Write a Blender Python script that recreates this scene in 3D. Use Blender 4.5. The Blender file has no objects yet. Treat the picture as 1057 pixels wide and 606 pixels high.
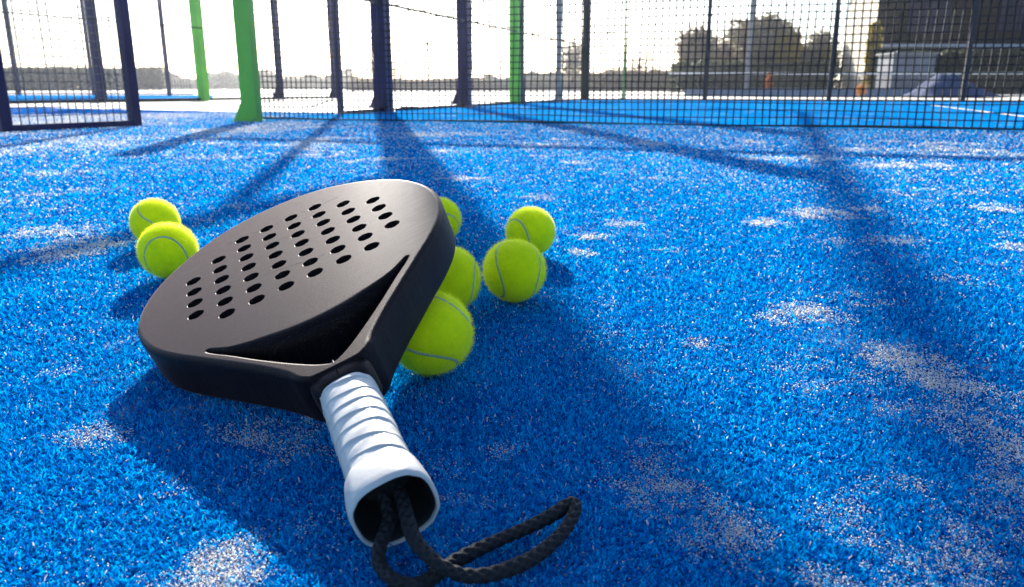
import bpy, bmesh, math, random
import numpy as np
from mathutils import Vector, Matrix
random.seed(7); rng = np.random.default_rng(11)
C = bpy.context.scene.collection
PI = math.pi
# ------------------------------------------------------------------ survey
F = 800.0; TH = math.atan(212/F); TH0 = math.atan(215/F); H = .226
_fw = (0, math.cos(TH), -math.sin(TH)); _up = (0, math.sin(TH), math.cos(TH))
def at(x, y, z=0.0):
    """point of height z seen at photo position x, y"""
    a = (x-528.5)/F; b = (303-y)/F
    d = (a, _fw[1]+_up[1]*b, _fw[2]+_up[2]*b)
    t = (z-H)/d[2]
    return Vector((d[0]*t, d[1]*t, z))
def far(x, d):
    """ground point at distance d in the direction of photo column x"""
    return Vector(((x-528.5)/827.6*d, d, 0))
def hgt(y, d):
    """height seen at photo row y at distance d"""
    return H + d*math.tan(math.atan((303-y)/F)-TH)
A21 = math.radians(19.1)
U = Vector((math.sin(A21), math.cos(A21), 0)); V = Vector((math.cos(A21), -math.sin(A21), 0))
def uv(u, v, z=0): return U*u + V*v + Vector((0, 0, z))
VL = at(395, 115.7).dot(V); UL = at(855, 104.9).dot(U); UN = at(660, 130.6).dot(U)   # side line, back line, net line
def on_v(x, v):
    """u of the point of the line v = const seen in photo column x"""
    a = (x-528.5)/F; c, s_ = math.cos(TH), H*math.sin(TH)
    # u*U.x+v*V.x = a*((u*U.y+v*V.y)*c+s_)
    return (a*(v*V.y*c+s_)-v*V.x)/(U.x-a*U.y*c)
def on_u(x, u):
    a = (x-528.5)/F; c, s_ = math.cos(TH), H*math.sin(TH)
    return (a*(u*U.y*c+s_)-u*U.x)/(V.x-a*V.y*c)
print('VL', VL, 'UL', UL, 'UN', UN, [round(on_v(x, VL), 2) for x in (147, 262, 352, 395, 478, 537, 608)], [round(on_u(x, UL), 2) for x in (727, 855, 993)])

# ------------------------------------------------------------------ helpers
def tag(o, label=None, cat=None, group=None, kind=None):
    if label: o['label'] = label
    if cat: o['category'] = cat
    if group: o['group'] = group
    if kind: o['kind'] = kind
    return o
def empty(name, loc=(0, 0, 0), rz=0):
    o = bpy.data.objects.new(name, None); C.objects.link(o); o.location = loc; o.rotation_euler = (0, 0, rz)
    o.empty_display_size = .1
    return o
def link(name, me, mat, parent=None, smooth=False):
    if mat and not me.materials: me.materials.append(mat)
    if smooth: me.polygons.foreach_set('use_smooth', [True]*len(me.polygons))
    o = bpy.data.objects.new(name, me); C.objects.link(o)
    if parent: o.parent = parent
    return o
class MB:
    def __init__(s): s.v = []; s.f = []
    def quad(s, *p):
        n = len(s.v); s.v += [tuple(q) for q in p]; s.f.append(tuple(range(n, n+len(p))))
    def box(s, p0, p1):
        x0, y0, z0 = p0; x1, y1, z1 = p1; n = len(s.v)
        s.v += [(x0,y0,z0),(x1,y0,z0),(x1,y1,z0),(x0,y1,z0),(x0,y0,z1),(x1,y0,z1),(x1,y1,z1),(x0,y1,z1)]
        s.f += [tuple(n+i for i in q) for q in ((0,3,2,1),(4,5,6,7),(0,1,5,4),(1,2,6,5),(2,3,7,6),(3,0,4,7))]
    def bar(s, a, b, w, h=None, caps=True, rot=0):
        """rectangular bar a to b"""
        a = Vector(a); b = Vector(b); h = h or w; d = (b-a).normalized()
        r = d.cross(Vector((0, 0, 1)))
        if r.length < 1e-3: r = Vector((1, 0, 0))
        if rot and abs(d.z) > .99: r = Vector((math.cos(rot), math.sin(rot), 0))
        r.normalize(); u = r.cross(d); n = len(s.v)
        for p in (a, b):
            for i, j in ((-1,-1),(1,-1),(1,1),(-1,1)): s.v.append(tuple(p+r*(i*w/2)+u*(j*h/2)))
        s.f += [tuple(n+i for i in q) for q in ((0,1,5,4),(1,2,6,5),(2,3,7,6),(3,0,4,7))]
        if caps: s.f += [(n+3,n+2,n+1,n), (n+4,n+5,n+6,n+7)]
    def tube(s, pts, rad, k=8, closed=False, cap=True):
        pts = [Vector(p) for p in pts]; m = len(pts); n0 = len(s.v)
        prev = None
        for i, p in enumerate(pts):
            if closed: d = pts[(i+1) % m]-pts[i-1]
            else: d = pts[min(i+1, m-1)]-pts[max(i-1, 0)]
            d.normalize()
            if prev is None:
                r = d.cross(Vector((0, 0, 1)))
                if r.length < .05: r = d.cross(Vector((1, 0, 0)))
            else: r = prev-d*prev.dot(d)
            r.normalize(); prev = r; u = d.cross(r)
            R = rad[i] if hasattr(rad, '__len__') else rad
            for j in range(k):
                a = 2*PI*j/k; s.v.append(tuple(p+(r*math.cos(a)+u*math.sin(a))*R))
        for i in range(m if closed else m-1):
            for j in range(k):
                a = n0+i*k+j; b = n0+i*k+(j+1) % k; c = n0+((i+1) % m)*k+(j+1) % k; d_ = n0+((i+1) % m)*k+j
                s.f.append((a, b, c, d_))
        if cap and not closed:
            s.f.append(tuple(n0+j for j in range(k))[::-1]); s.f.append(tuple(n0+(m-1)*k+j for j in range(k)))
    def loft(s, rings, cap0=True, cap1=True):
        k = len(rings[0]); n0 = len(s.v)
        for r in rings: s.v += [tuple(p) for p in r]
        for i in range(len(rings)-1):
            for j in range(k):
                s.f.append((n0+i*k+j, n0+i*k+(j+1) % k, n0+(i+1)*k+(j+1) % k, n0+(i+1)*k+j))
        if cap0: s.f.append(tuple(n0+j for j in range(k))[::-1])
        if cap1: s.f.append(tuple(n0+(len(rings)-1)*k+j for j in range(k)))
    def build(s, name, mat, parent=None, smooth=False):
        me = bpy.data.meshes.new(name); me.from_pydata(s.v, [], s.f); me.update()
        return link(name, me, mat, parent, smooth)
def quads_mesh(name, verts, nper, faces_local, mat, parent=None, attr=None):
    """verts: (N*nper,3) array, faces_local list of quads (same size)"""
    N = len(verts)//nper; fl = np.array(faces_local); k = fl.shape[1]
    idx = (np.arange(N)[:, None, None]*nper + fl[None]).reshape(-1)
    me = bpy.data.meshes.new(name)
    me.vertices.add(len(verts)); me.vertices.foreach_set('co', verts.astype(np.float32).ravel())
    nf = N*len(fl); me.loops.add(nf*k); me.loops.foreach_set('vertex_index', idx.astype(np.int32))
    me.polygons.add(nf); me.polygons.foreach_set('loop_start', np.arange(0, nf*k, k, dtype=np.int32))
    if attr is not None:
        at_ = me.attributes.new('rnd', 'FLOAT', 'POINT'); at_.data.foreach_set('value', np.repeat(attr, nper).astype(np.float32))
    me.update(); me.validate()
    return link(name, me, mat, parent)

# ------------------------------------------------------------------ materials
def srgb(r, g, b): return tuple((c/255/12.92 if c/255 <= .04045 else ((c/255+.055)/1.055)**2.4) for c in (r, g, b))
def newmat(name):
    m = bpy.data.materials.new(name); m.use_nodes = True; nt = m.node_tree
    return m, nt, nt.nodes['Principled BSDF'], nt.nodes['Material Output']
def nd(nt, t, **k):
    n = nt.nodes.new(t)
    for a, b in k.items(): setattr(n, a, b)
    return n
def mat(name, col, rough=.6, metal=0, spec=.5, var=.15, scale=8, bump=0, bscale=60, col2=None, detail=6):
    m, nt, b, out = newmat(name)
    tc = nd(nt, 'ShaderNodeTexCoord'); nz = nd(nt, 'ShaderNodeTexNoise'); nz.inputs['Scale'].default_value = scale; nz.inputs['Detail'].default_value = detail
    nt.links.new(tc.outputs['Object'], nz.inputs['Vector'])
    cr = nd(nt, 'ShaderNodeValToRGB'); c1 = tuple(max(0, c*(1-var)) for c in col); c2 = col2 or tuple(min(1, c*(1+var)) for c in col)
    cr.color_ramp.elements[0].color = (*c1, 1); cr.color_ramp.elements[1].color = (*c2, 1)
    cr.color_ramp.elements[0].position = .35; cr.color_ramp.elements[1].position = .65
    nt.links.new(nz.outputs['Fac'], cr.inputs['Fac']); nt.links.new(cr.outputs['Color'], b.inputs['Base Color'])
    b.inputs['Roughness'].default_value = rough; b.inputs['Metallic'].default_value = metal; b.inputs['Specular IOR Level'].default_value = spec
    if bump:
        n2 = nd(nt, 'ShaderNodeTexNoise'); n2.inputs['Scale'].default_value = bscale; n2.inputs['Detail'].default_value = 4
        bp = nd(nt, 'ShaderNodeBump'); bp.inputs['Strength'].default_value = bump; bp.inputs['Distance'].default_value = .002
        nt.links.new(tc.outputs['Object'], n2.inputs['Vector']); nt.links.new(n2.outputs['Fac'], bp.inputs['Height']); nt.links.new(bp.outputs['Normal'], b.inputs['Normal'])
    return m

NAVY = mat('navy_paint', (.010, .008, .058), .4, spec=.3, var=.25, scale=5, bump=.2)
BLACKP = mat('black_paint', (.004, .004, .010), .4, spec=.3, var=.2)
GREENP = mat('green_paint', (.10, .46, .03), .4, var=.12, scale=4, bump=.15)
NETM = mat('net_cord', (.012, .012, .014), .8)
TAPE = mat('white_tape', (.75, .74, .70), .7)
STEEL = mat('galvanised_steel', (.15, .155, .17), .5, metal=.4)
DSTEEL = mat('dark_steel', (.05, .06, .07), .5)

def turf_mat(name, blades=False, c_lo=(.0002, .09, .42), c_hi=(.0002, .46, .82), sand=(.78, .70, .63), sandamt=0.0, rough=.5, spec=.0, gain=1.):
    m, nt, b, out = newmat(name)
    geo = nd(nt, 'ShaderNodeNewGeometry')
    def noise(scale, detail, rough_=.55, vec=None):
        n = nd(nt, 'ShaderNodeTexNoise'); n.inputs['Scale'].default_value = scale; n.inputs['Detail'].default_value = detail; n.inputs['Roughness'].default_value = rough_
        nt.links.new(vec or geo.outputs['Position'], n.inputs['Vector']); return n.outputs['Fac']
    def ramp(v, a, b_, lo=0, hi=1):
        r = nd(nt, 'ShaderNodeMapRange'); r.inputs[1].default_value = a; r.inputs[2].default_value = b_; r.inputs[3].default_value = lo; r.inputs[4].default_value = hi
        nt.links.new(v, r.inputs[0]); return r.outputs[0]
    def mth(op, a, b_):
        r = nd(nt, 'ShaderNodeMath', operation=op)
        for i, v in enumerate((a, b_)):
            if isinstance(v, (int, float)): r.inputs[i].default_value = v
            else: nt.links.new(v, r.inputs[i])
        return r.outputs[0]
    big = noise(4.6, 3, .6)            # sand drifts
    mid = noise(24, 4, .7)
    fine = noise(420, 3, .8)
    patch = mth('ADD', mth('ADD', mth('MULTIPLY', big, .85), mth('MULTIPLY', mid, .55)), mth('MULTIPLY', fine, .45))
    fac = ramp(patch, 1.025-sandamt, 1.16-sandamt)
    # blue variation
    var = mth('ADD', mth('MULTIPLY', noise(260, 2), .6), mth('MULTIPLY', noise(11, 3), .4))
    if blades:
        a = nd(nt, 'ShaderNodeAttribute', attribute_name='rnd')
        var = mth('ADD', mth('MULTIPLY', a.outputs['Fac'], .55), mth('MULTIPLY', var, .5))
    if blades: fac = mth('MAXIMUM', fac, mth('MULTIPLY', mth('GREATER_THAN', mth('FRACT', mth('MULTIPLY', a.outputs['Fac'], 37.0), 0), .988), .9))
    mx = nd(nt, 'ShaderNodeMix', data_type='RGBA'); mx.inputs[6].default_value = (*c_lo, 1); mx.inputs[7].default_value = (*c_hi, 1)
    nt.links.new(ramp(var, .3, .75), mx.inputs[0])
    m2 = nd(nt, 'ShaderNodeMix', data_type='RGBA'); m2.inputs[7].default_value = (*sand, 1)
    nt.links.new(mx.outputs[2], m2.inputs[6]); nt.links.new(fac, m2.inputs[0])
    nt.links.new(m2.outputs[2], b.inputs['Base Color'])
    b.inputs['Roughness'].default_value = rough; b.inputs['Specular IOR Level'].default_value = spec
    if blades:
        tr = nd(nt, 'ShaderNodeBsdfTranslucent'); nt.links.new(m2.outputs[2], tr.inputs['Color'])
        ms = nd(nt, 'ShaderNodeMixShader'); ms.inputs[0].default_value = .35
        nt.links.new(b.outputs[0], ms.inputs[1]); nt.links.new(tr.outputs[0], ms.inputs[2]); nt.links.new(ms.outputs[0], out.inputs['Surface'])
    else:
        bp = nd(nt, 'ShaderNodeBump'); bp.inputs['Strength'].default_value = .9; bp.inputs['Distance'].default_value = .004
        nt.links.new(mth('ADD', fine, mth('MULTIPLY', mid, .6)), bp.inputs['Height']); nt.links.new(bp.outputs['Normal'], b.inputs['Normal'])
    return m
TURF_BASE = turf_mat('turf_backing', c_lo=(.001, .04, .20), c_hi=(.0005, .13, .42), sandamt=.0)
TURF_BL = turf_mat('turf_fibres', True, sandamt=-.30)
TURF_FAR = turf_mat('clean_turf', c_lo=(.0002, .13, .40), c_hi=(.0002, .25, .60), sandamt=-.04, spec=.0, rough=.9)

# ------------------------------------------------------------------ world, sun, camera
SUN_AZ = math.radians(-9.9); SUN_EL = math.radians(21.8)
w = bpy.data.worlds.new('World'); bpy.context.scene.world = w; w.use_nodes = True
nt = w.node_tree; bg = nt.nodes['Background']
sky = nt.nodes.new('ShaderNodeTexSky'); sky.sky_type = 'NISHITA'; sky.sun_disc = False
sky.sun_elevation = SUN_EL; sky.sun_rotation = SUN_AZ; sky.air_density = 1.0; sky.dust_density = 1.2; sky.ozone_density = 4.5
nt.links.new(sky.outputs[0], bg.inputs['Color']); bg.inputs['Strength'].default_value = .10
sd = bpy.data.lights.new('sun', 'SUN'); sd.energy = 5; sd.angle = math.radians(.5); sd.color = (1, .95, .87)
so = bpy.data.objects.new('sun', sd); C.objects.link(so)
sdir = Vector((math.sin(SUN_AZ)*math.cos(SUN_EL), math.cos(SUN_AZ)*math.cos(SUN_EL), math.sin(SUN_EL)))
so.rotation_euler = sdir.to_track_quat('Z', 'Y').to_euler(); so.location = (0, 0, 12)
cd = bpy.data.cameras.new('camera'); cam = bpy.data.objects.new('camera', cd); C.objects.link(cam)
cam.location = (0, 0, H); cam.rotation_euler = (PI/2-TH, 0, 0)
cd.sensor_width = 36; cd.lens = 36*F/1057; cd.clip_end = 3000; cd.clip_start = .02
cd.dof.use_dof = True; cd.dof.focus_distance = .62; cd.dof.aperture_fstop = 15
bpy.context.scene.camera = cam
vs = bpy.context.scene.view_settings; vs.view_transform = 'Standard'; vs.look = 'None'; vs.gamma = 1; vs.use_curve_mapping = False; vs.exposure = 1.66

# ------------------------------------------------------------------ ground
def sheet(name, poly, z, m, kind='structure', sub=None):
    b = MB(); b.quad(*[(p[0], p[1], z) for p in poly]); o = b.build(name, m); o['kind'] = kind; return o
PAVE = mat('pale_paving', (.50, .45, .37), .8, var=.14, scale=1.5, bump=.3, bscale=30)
sheet('ground', [(-420, -40, 0), (420, -40, 0), (420, 520, 0), (-420, 520, 0)], -.012, PAVE)
UE = on_v(352, VL)
turf_poly = [uv(-4, VL-9), uv(UE+1.6, VL-7.6), uv(UE+.1, VL-.05), uv(UL+.05, VL-.05), uv(UL+.05, 9), uv(-4, 9)]
ct = sheet('court_turf', turf_poly, 0, TURF_BASE)
sheet('far_court_turf', [uv(UN+.06, VL), uv(UL, VL), uv(UL, 8.9), uv(UN+.06, 8.9)], .004, TURF_FAR)
sheet('neighbour_court_turf', [at(-90, 107.5), at(214, 104), at(222, 98.2), at(-90, 97.8)], .0, TURF_FAR)
sheet('court_line', [uv(UN+.1, 1.74), uv(UL-2.4, 1.74), uv(UL-2.4, 1.80), uv(UN+.1, 1.80)], .010, TAPE)

def lattice(seed, n=96):
    return np.random.default_rng(seed).random((n, n))
LAT = [lattice(i) for i in range(6)]
def vnoise(x, y, cell, k):
    L = LAT[k]; n = L.shape[0]; X = x/cell+500.3; Y = y/cell+500.7
    i = np.floor(X).astype(int); j = np.floor(Y).astype(int); fx = X-i; fy = Y-j; fx = fx*fx*(3-2*fx); fy = fy*fy*(3-2*fy)
    a = L[i % n, j % n]; b = L[(i+1) % n, j % n]; c = L[i % n, (j+1) % n]; d = L[(i+1) % n, (j+1) % n]
    return (a*(1-fx)+b*fx)*(1-fy)+(c*(1-fx)+d*fx)*fy
DRIFTS = [(828, 326, 46, 14, 1.), (925, 372, 45, 14, 1.1), (965, 388, 42, 16, 1.1), (880, 312, 50, 10, .7), (725, 356, 22, 8, .8), (625, 318, 26, 12, .6), (820, 380, 60, 18, .6), (700, 500, 60, 45, .75), (745, 545, 60, 35, .6), (860, 400, 60, 26, .5),
          (255, 455, 30, 10, .6), (95, 452, 46, 12, .7), (235, 585, 45, 30, .75), (280, 490, 40, 18, .5), (190, 505, 40, 14, .35), (655, 505, 60, 30, .5), (520, 470, 40, 16, .35), (620, 345, 30, 10, .5), (790, 232, 40, 6, .9), (845, 222, 46, 5, .9), (605, 244, 34, 5, .9), (920, 250, 50, 6, .9), (1030, 215, 50, 5, 1.), (600, 262, 20, 5, .8), (935, 172, 80, 3, .9), (555, 205, 40, 4, .7), (60, 385, 40, 14, .4), (640, 232, 30, 4, .8), (860, 250, 30, 4, .8), (1040, 255, 26, 5, .9), (990, 290, 40, 7, .6), (880, 600, 80, 20, .6), (60, 180, 60, 4, .5), (300, 196, 30, 4, .8), (250, 214, 30, 4, .7), (90, 122, 190, 12, .95), (60, 150, 130, 10, .75), (250, 135, 90, 8, .85), (210, 165, 80, 6, .5), (330, 160, 60, 5, .5), (60, 200, 60, 6, .5), (430, 140, 70, 4, .5), (560, 150, 80, 4, .45), (700, 185, 80, 5, .45), (480, 185, 40, 4, .5), (960, 200, 80, 5, .5), (700, 260, 40, 6, .4)]
_dr = []
for px_, py_, rx_, ry_, am in DRIFTS:
    if py_ < 300: rx_ *= .75
    c_ = at(px_, py_); ex = (at(px_+rx_, py_)-c_).length; ey = (at(px_, py_-ry_)-at(px_, py_+ry_)).length/2; _dr.append((c_.x, c_.y, ex, ey, am))
def sandmask(x, y):
    m = np.zeros_like(x)
    for cx_, cy_, ex, ey, am in _dr:
        m = np.maximum(m, am*np.exp(-(((x-cx_)/ex)**2+((y-cy_)/ey)**2)))
    n1 = vnoise(x, y, .045, 0)*.4+vnoise(x, y, .015, 1)*.35+vnoise(x, y, .006, 5)*.25; n2 = vnoise(x, y, .35, 2)*.6+vnoise(x, y, .12, 3)*.4
    g = np.clip((n2-.56)/.25, 0, 1)*.55
    return np.clip((np.maximum(m*(.25+1.15*n2), g)*(2.9*n1**1.7)-.16)*1.6, 0, 1)
# turf fibres: density falls with distance, fibres grow a little so the pile stays closed
def fibres(n, dmin, dmax, ang, name, k0):
    d = dmin*(dmax/dmin)**rng.random(n); a = (rng.random(n)-.5)*ang + math.radians(-0)
    x = d*np.sin(a); y = d*np.cos(a)+.02
    # stay inside the court side line
    vv = x*V.x+y*V.y; uu = x*U.x+y*U.y
    keep = ((vv > VL-7.0) & (uu < UE+.4)) & ((uu < UN+.02) | (vv < VL-.1))
    sm = sandmask(x, y); keep &= rng.random(n) > sm*.6
    x, y, d = x[keep], y[keep], d[keep]; n = len(x)
    wd = np.clip(.00095*d/.7, .0008, .0045)*(.7+.6*rng.random(n))
    ht = np.clip(.0038*(d/.6)**.45, .0034, .009)*(.55+.75*rng.random(n))
    # tuft clumping
    cl = np.floor(x/.006)*7.13+np.floor(y/.006)*3.71
    lean = rng.random(n)*2*PI*.55 + (np.sin(cl)*43758.5 % 1)*2*PI
    tilt = .3+1.15*rng.random(n)
    fx, fy = np.cos(lean), np.sin(lean)
    fa = rng.random(n)*2*PI; rx, ry = np.cos(fa)*wd/2, np.sin(fa)*wd/2
    h1 = ht*.55*np.cos(tilt*.6); o1 = ht*.55*np.sin(tilt*.6)
    h2 = h1+ht*.5*np.cos(tilt*1.25); o2 = o1+ht*.5*np.sin(tilt*1.25)
    vt = np.zeros((n, 6, 3))
    for i, (o, h, s) in enumerate(((0*ht, 0*ht-.0005, 1), (o1, h1, 1), (o2, h2, .6))):
        cx = x+fx*o; cy = y+fy*o
        vt[:, 2*i] = np.stack([cx-rx*s, cy-ry*s, h], 1); vt[:, 2*i+1] = np.stack([cx+rx*s, cy+ry*s, h], 1)
    o = quads_mesh(name, vt.reshape(-1, 3), 6, [(0, 1, 3, 2), (2, 3, 5, 4)], TURF_BL, attr=rng.random(n))
    tag(o, 'short blue artificial grass pile with drifts of pale sand', 'grass', kind='stuff')
    return o
NF = 850000
fibres(NF, .22, 8.0, 1.7, 'artificial_grass', 1)
def sand_grains(n):
    d = .25*(8/.25)**rng.random(n); a = (rng.random(n)-.5)*1.7; x = d*np.sin(a); y = d*np.cos(a)+.02
    vv = x*V.x+y*V.y; uu = x*U.x+y*U.y
    keep = (vv > VL-7.0) & (uu < UE+.4) & ((uu < UN+.02) | (vv < VL-.1))
    m = np.maximum(sandmask(x, y), np.clip(.006+.04*vnoise(x, y, .2, 4)**2+.024*(d-.6), 0, .085))
    keep &= rng.random(n) < m
    x, y, d, m = x[keep], y[keep], d[keep], m[keep]; n = len(x); print('grains', n)
    r = (np.clip(.00078*d/.8, .00042, .0032)*(.5+.8*rng.random(n)))[:, None]
    top = np.clip(.0022*(d/.6)**.45, .0022, .006)
    c = np.stack([x, y, top*(.5+.6*rng.random(n))], 1)
    T = np.array([(1, 1, 1), (1, -1, -1), (-1, 1, -1), (-1, -1, 1)])/1.4
    ang = rng.random(n)*6.28; tx = rng.normal(size=(n, 4, 3))*.35
    P = T[None]+tx; ca, sa = np.cos(ang)[:, None], np.sin(ang)[:, None]
    P = np.stack([P[:, :, 0]*ca-P[:, :, 1]*sa, P[:, :, 0]*sa+P[:, :, 1]*ca, P[:, :, 2]*.8], 2)
    vt = c[:, None, :]+P*r[:, :, None]
    o = quads_mesh('sand_grains', vt.reshape(-1, 3), 4, [(0, 1, 2), (0, 3, 1), (0, 2, 3), (1, 3, 2)], mat('pale_sand', (.80, .74, .69), .7, var=.15, scale=900, spec=.5))
    tag(o, 'pale sand grains drifted over the blue artificial grass', 'sand', kind='stuff')
sand_grains(1800000)

# ------------------------------------------------------------------ racket
RM = Matrix(((0.87904677, -0.37358089, -0.29616566), (0.29915454, 0.91595427, -0.26745904), (0.37119179, 0.1465097, 0.91692506))).to_4x4()
rk = empty('padel_racket'); rk.matrix_world = Matrix.Translation((0, 0, H)) @ Matrix.Rotation(TH0-TH, 4, 'X') @ Matrix.Translation((-.18795, .64412, -.1379)) @ RM
tag(rk, 'black perforated padel racket with white wrapped grip leaning on yellow balls', 'racket')
def catmull(pts, n=8, closed=True):
    out = []; m = len(pts)
    for i in range(m if closed else m-1):
        g = lambda j: Vector(pts[j % m]) if closed else Vector(pts[max(0, min(m-1, j))])
        p0, p1, p2, p3 = g(i-1), g(i), g(i+1), g(i+2)
        for k in range(n):
            t = k/n
            out.append(.5*((2*p1)+(p2-p0)*t+(2*p0-5*p1+4*p2-p3)*t*t+(3*p1-p0-3*p2+p3)*t**3))
    if not closed: out.append(Vector(pts[-1]))
    return out
half = [(0,141),(31,137.5),(61,125),(92,99),(116,67),(130,33),(135,0),(133,-25),(127,-48),(118,-69),(104,-91),(86,-115),(63,-146),(46,-169),(32,-190),(26,-200),(20,-207),(13,-210)]
outer = catmull([(x, y, 0) for x, y in half] + [(-x, y, 0) for x, y in half[:0:-1]], 6)
th_half = [(0,-143.5),(26,-140.5),(46,-132.5),(62,-121.5),(71,-113),(78.5,-106.5),(73,-115),(61.5,-129.5),(45,-152),(26,-176),(12,-192),(4,-199)]
throat = catmull([(x, y, 0) for x, y in th_half] + [(0, -201, 0)] + [(-x, y, 0) for x, y in th_half[:0:-1]], 7)
TK = .0385
px, py = .0243, .02409
holes = []
for i in range(8):
    n = [4, 6, 7, 7, 7, 7, 6, 4][i]; off = .0122 if n == 7 else 0
    for k in range(n): holes.append(((i-3.5)*px, (-(k-(n-1)/2))*py+off))
def sst(a, b_, x): t = max(0, min(1, (x-a)/(b_-a))); return t*t*(3-2*t)
def normals(loop):
    ar = sum(loop[i-1].x*loop[i].y-loop[i].x*loop[i-1].y for i in range(len(loop))); sg = 1 if ar > 0 else -1; out = []
    for i in range(len(loop)):
        d = (loop[(i+1) % len(loop)]-loop[i-1]).normalized(); out.append(Vector((d.y*sg, -d.x*sg, 0)))   # points out of the loop
    return out
def rings_for(loop, wfun, dfun, sign, seg=6):
    """rings from the flat face down over a rounded edge to the wall; sign -1 insets the flat face, +1 spreads it"""
    nn = normals(loop); out = []; m = len(loop)
    W = [wfun(p, q) for p, q in zip(loop, nn)]; D = [dfun(p, q) for p, q in zip(loop, nn)]
    for _ in range(12):
        W = [(W[i-1]+W[i]*2+W[(i+1) % m])/4 for i in range(m)]; D = [(D[i-1]+D[i]*2+D[(i+1) % m])/4 for i in range(m)]
        nn = [(nn[i-1]+nn[i]*2+nn[(i+1) % m]).normalized() for i in range(m)] if _ < 4 else nn
    for k in range(seg+1):
        ph = PI/2*(1-k/seg); out.append([(p.x*.001+q.x*sign*w1*.001*(1-math.cos(ph)), p.y*.001+q.y*sign*w1*.001*(1-math.cos(ph)), -d1*.001*(1-math.sin(ph))) for p, q, w1, d1 in zip(loop, nn, W, D)])
    return out
w_out = lambda p, q: 4.6+0.9*sst(-105, -150, p.y)-2.0*sst(-190, -204, p.y)
w_th = lambda p, q: 3.0+9.5*sst(.15, .75, q.y)*(1-sst(34, 72, abs(p.x)))
d_th = lambda p, q: 3.6+8.4*sst(.15, .75, q.y)*(1-sst(40, 74, abs(p.x)))
R_out = rings_for(outer, w_out, w_out, -1); R_th = rings_for(throat, w_th, d_th, 1, 8)
R_h = []
for hx, hy in holes:
    R_h.append([[(hx+math.cos(2*PI*j/26)*(.0065+e), hy+math.sin(2*PI*j/26)*(.0065+e), -dz) for j in range(26)] for e, dz in ((.00045, 0), (.00012, .00015), (0, .0005))])
from mathutils.geometry import delaunay_2d_cdt
loops2 = [R_out[0], R_th[0]]+[h[0] for h in R_h]
vv, ee, base_i = [], [], []
for lp in loops2:
    b0 = len(vv); base_i.append(b0); vv += [Vector((q[0], q[1])) for q in lp]; ee += [(b0+k, b0+(k+1) % len(lp)) for k in range(len(lp))]
n_loop = len(vv)
def inside(lp, x, y):
    c = False; n = len(lp)
    for k in range(n):
        x1, y1 = lp[k][0], lp[k][1]; x2, y2 = lp[k-1][0], lp[k-1][1]
        if (y1 > y) != (y2 > y) and x < (x2-x1)*(y-y1)/(y2-y1)+x1: c = not c
    return c
ov, oe, of, _, _, _ = delaunay_2d_cdt(vv, ee, [], 0, 1e-7)
if len(ov) != n_loop: print('CROSSING', [tuple(round(c*1000, 1) for c in q) for q in ov if min((q-t).length for t in vv) > 1e-6])
remap = {}
for k, q in enumerate(ov):
    remap[k] = min(range(n_loop), key=lambda t: (vv[t]-q).length_squared) if (vv[k]-q).length > 1e-7 else k
tris = []
for f_ in of:
    cx_ = sum(ov[k].x for k in f_)/3; cy_ = sum(ov[k].y for k in f_)/3
    if inside(R_out[0], cx_, cy_) and not inside(R_th[0], cx_, cy_) and not any((cx_-h[0])**2+(cy_-h[1])**2 < .0066**2 for h in holes): tris.append(tuple(remap[k] for k in f_))
V3, F3 = [], []
def addring(lp): n0 = len(V3); V3.extend(lp); return n0
def mirror(lp): return [(q[0], q[1], -TK-q[2]) for q in lp]
tops, bots = [], []
for rr in [R_out, R_th]+R_h: tops.append([addring(lp) for lp in rr])
for rr in [R_out, R_th]+R_h: bots.append([addring(mirror(lp)) for lp in rr])
def loc_idx(k, table):
    for li in range(len(base_i)-1, -1, -1):
        if k >= base_i[li]: return table[li][0]+k-base_i[li]
for f_ in tris:
    F3.append(tuple(loc_idx(k, tops) for k in f_)); F3.append(tuple(loc_idx(k, bots) for k in f_)[::-1])
for li, lp in enumerate(loops2):
    n = len(lp); chain = tops[li]+bots[li][::-1]
    for a_, b_ in zip(chain, chain[1:]):
        for k in range(n): F3.append((a_+k, a_+(k+1) % n, b_+(k+1) % n, b_+k))
me2 = bpy.data.meshes.new('racket_frame'); me2.from_pydata(V3, [], F3)
bm = bmesh.new(); bm.from_mesh(me2); bmesh.ops.recalc_face_normals(bm, faces=bm.faces); bm.to_mesh(me2); bm.free()
me2.polygons.foreach_set('use_smooth', [k >= 2*len(tris) for k in range(len(me2.polygons))])
frame = bpy.data.objects.new('racket_frame', me2); C.objects.link(frame)

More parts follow.
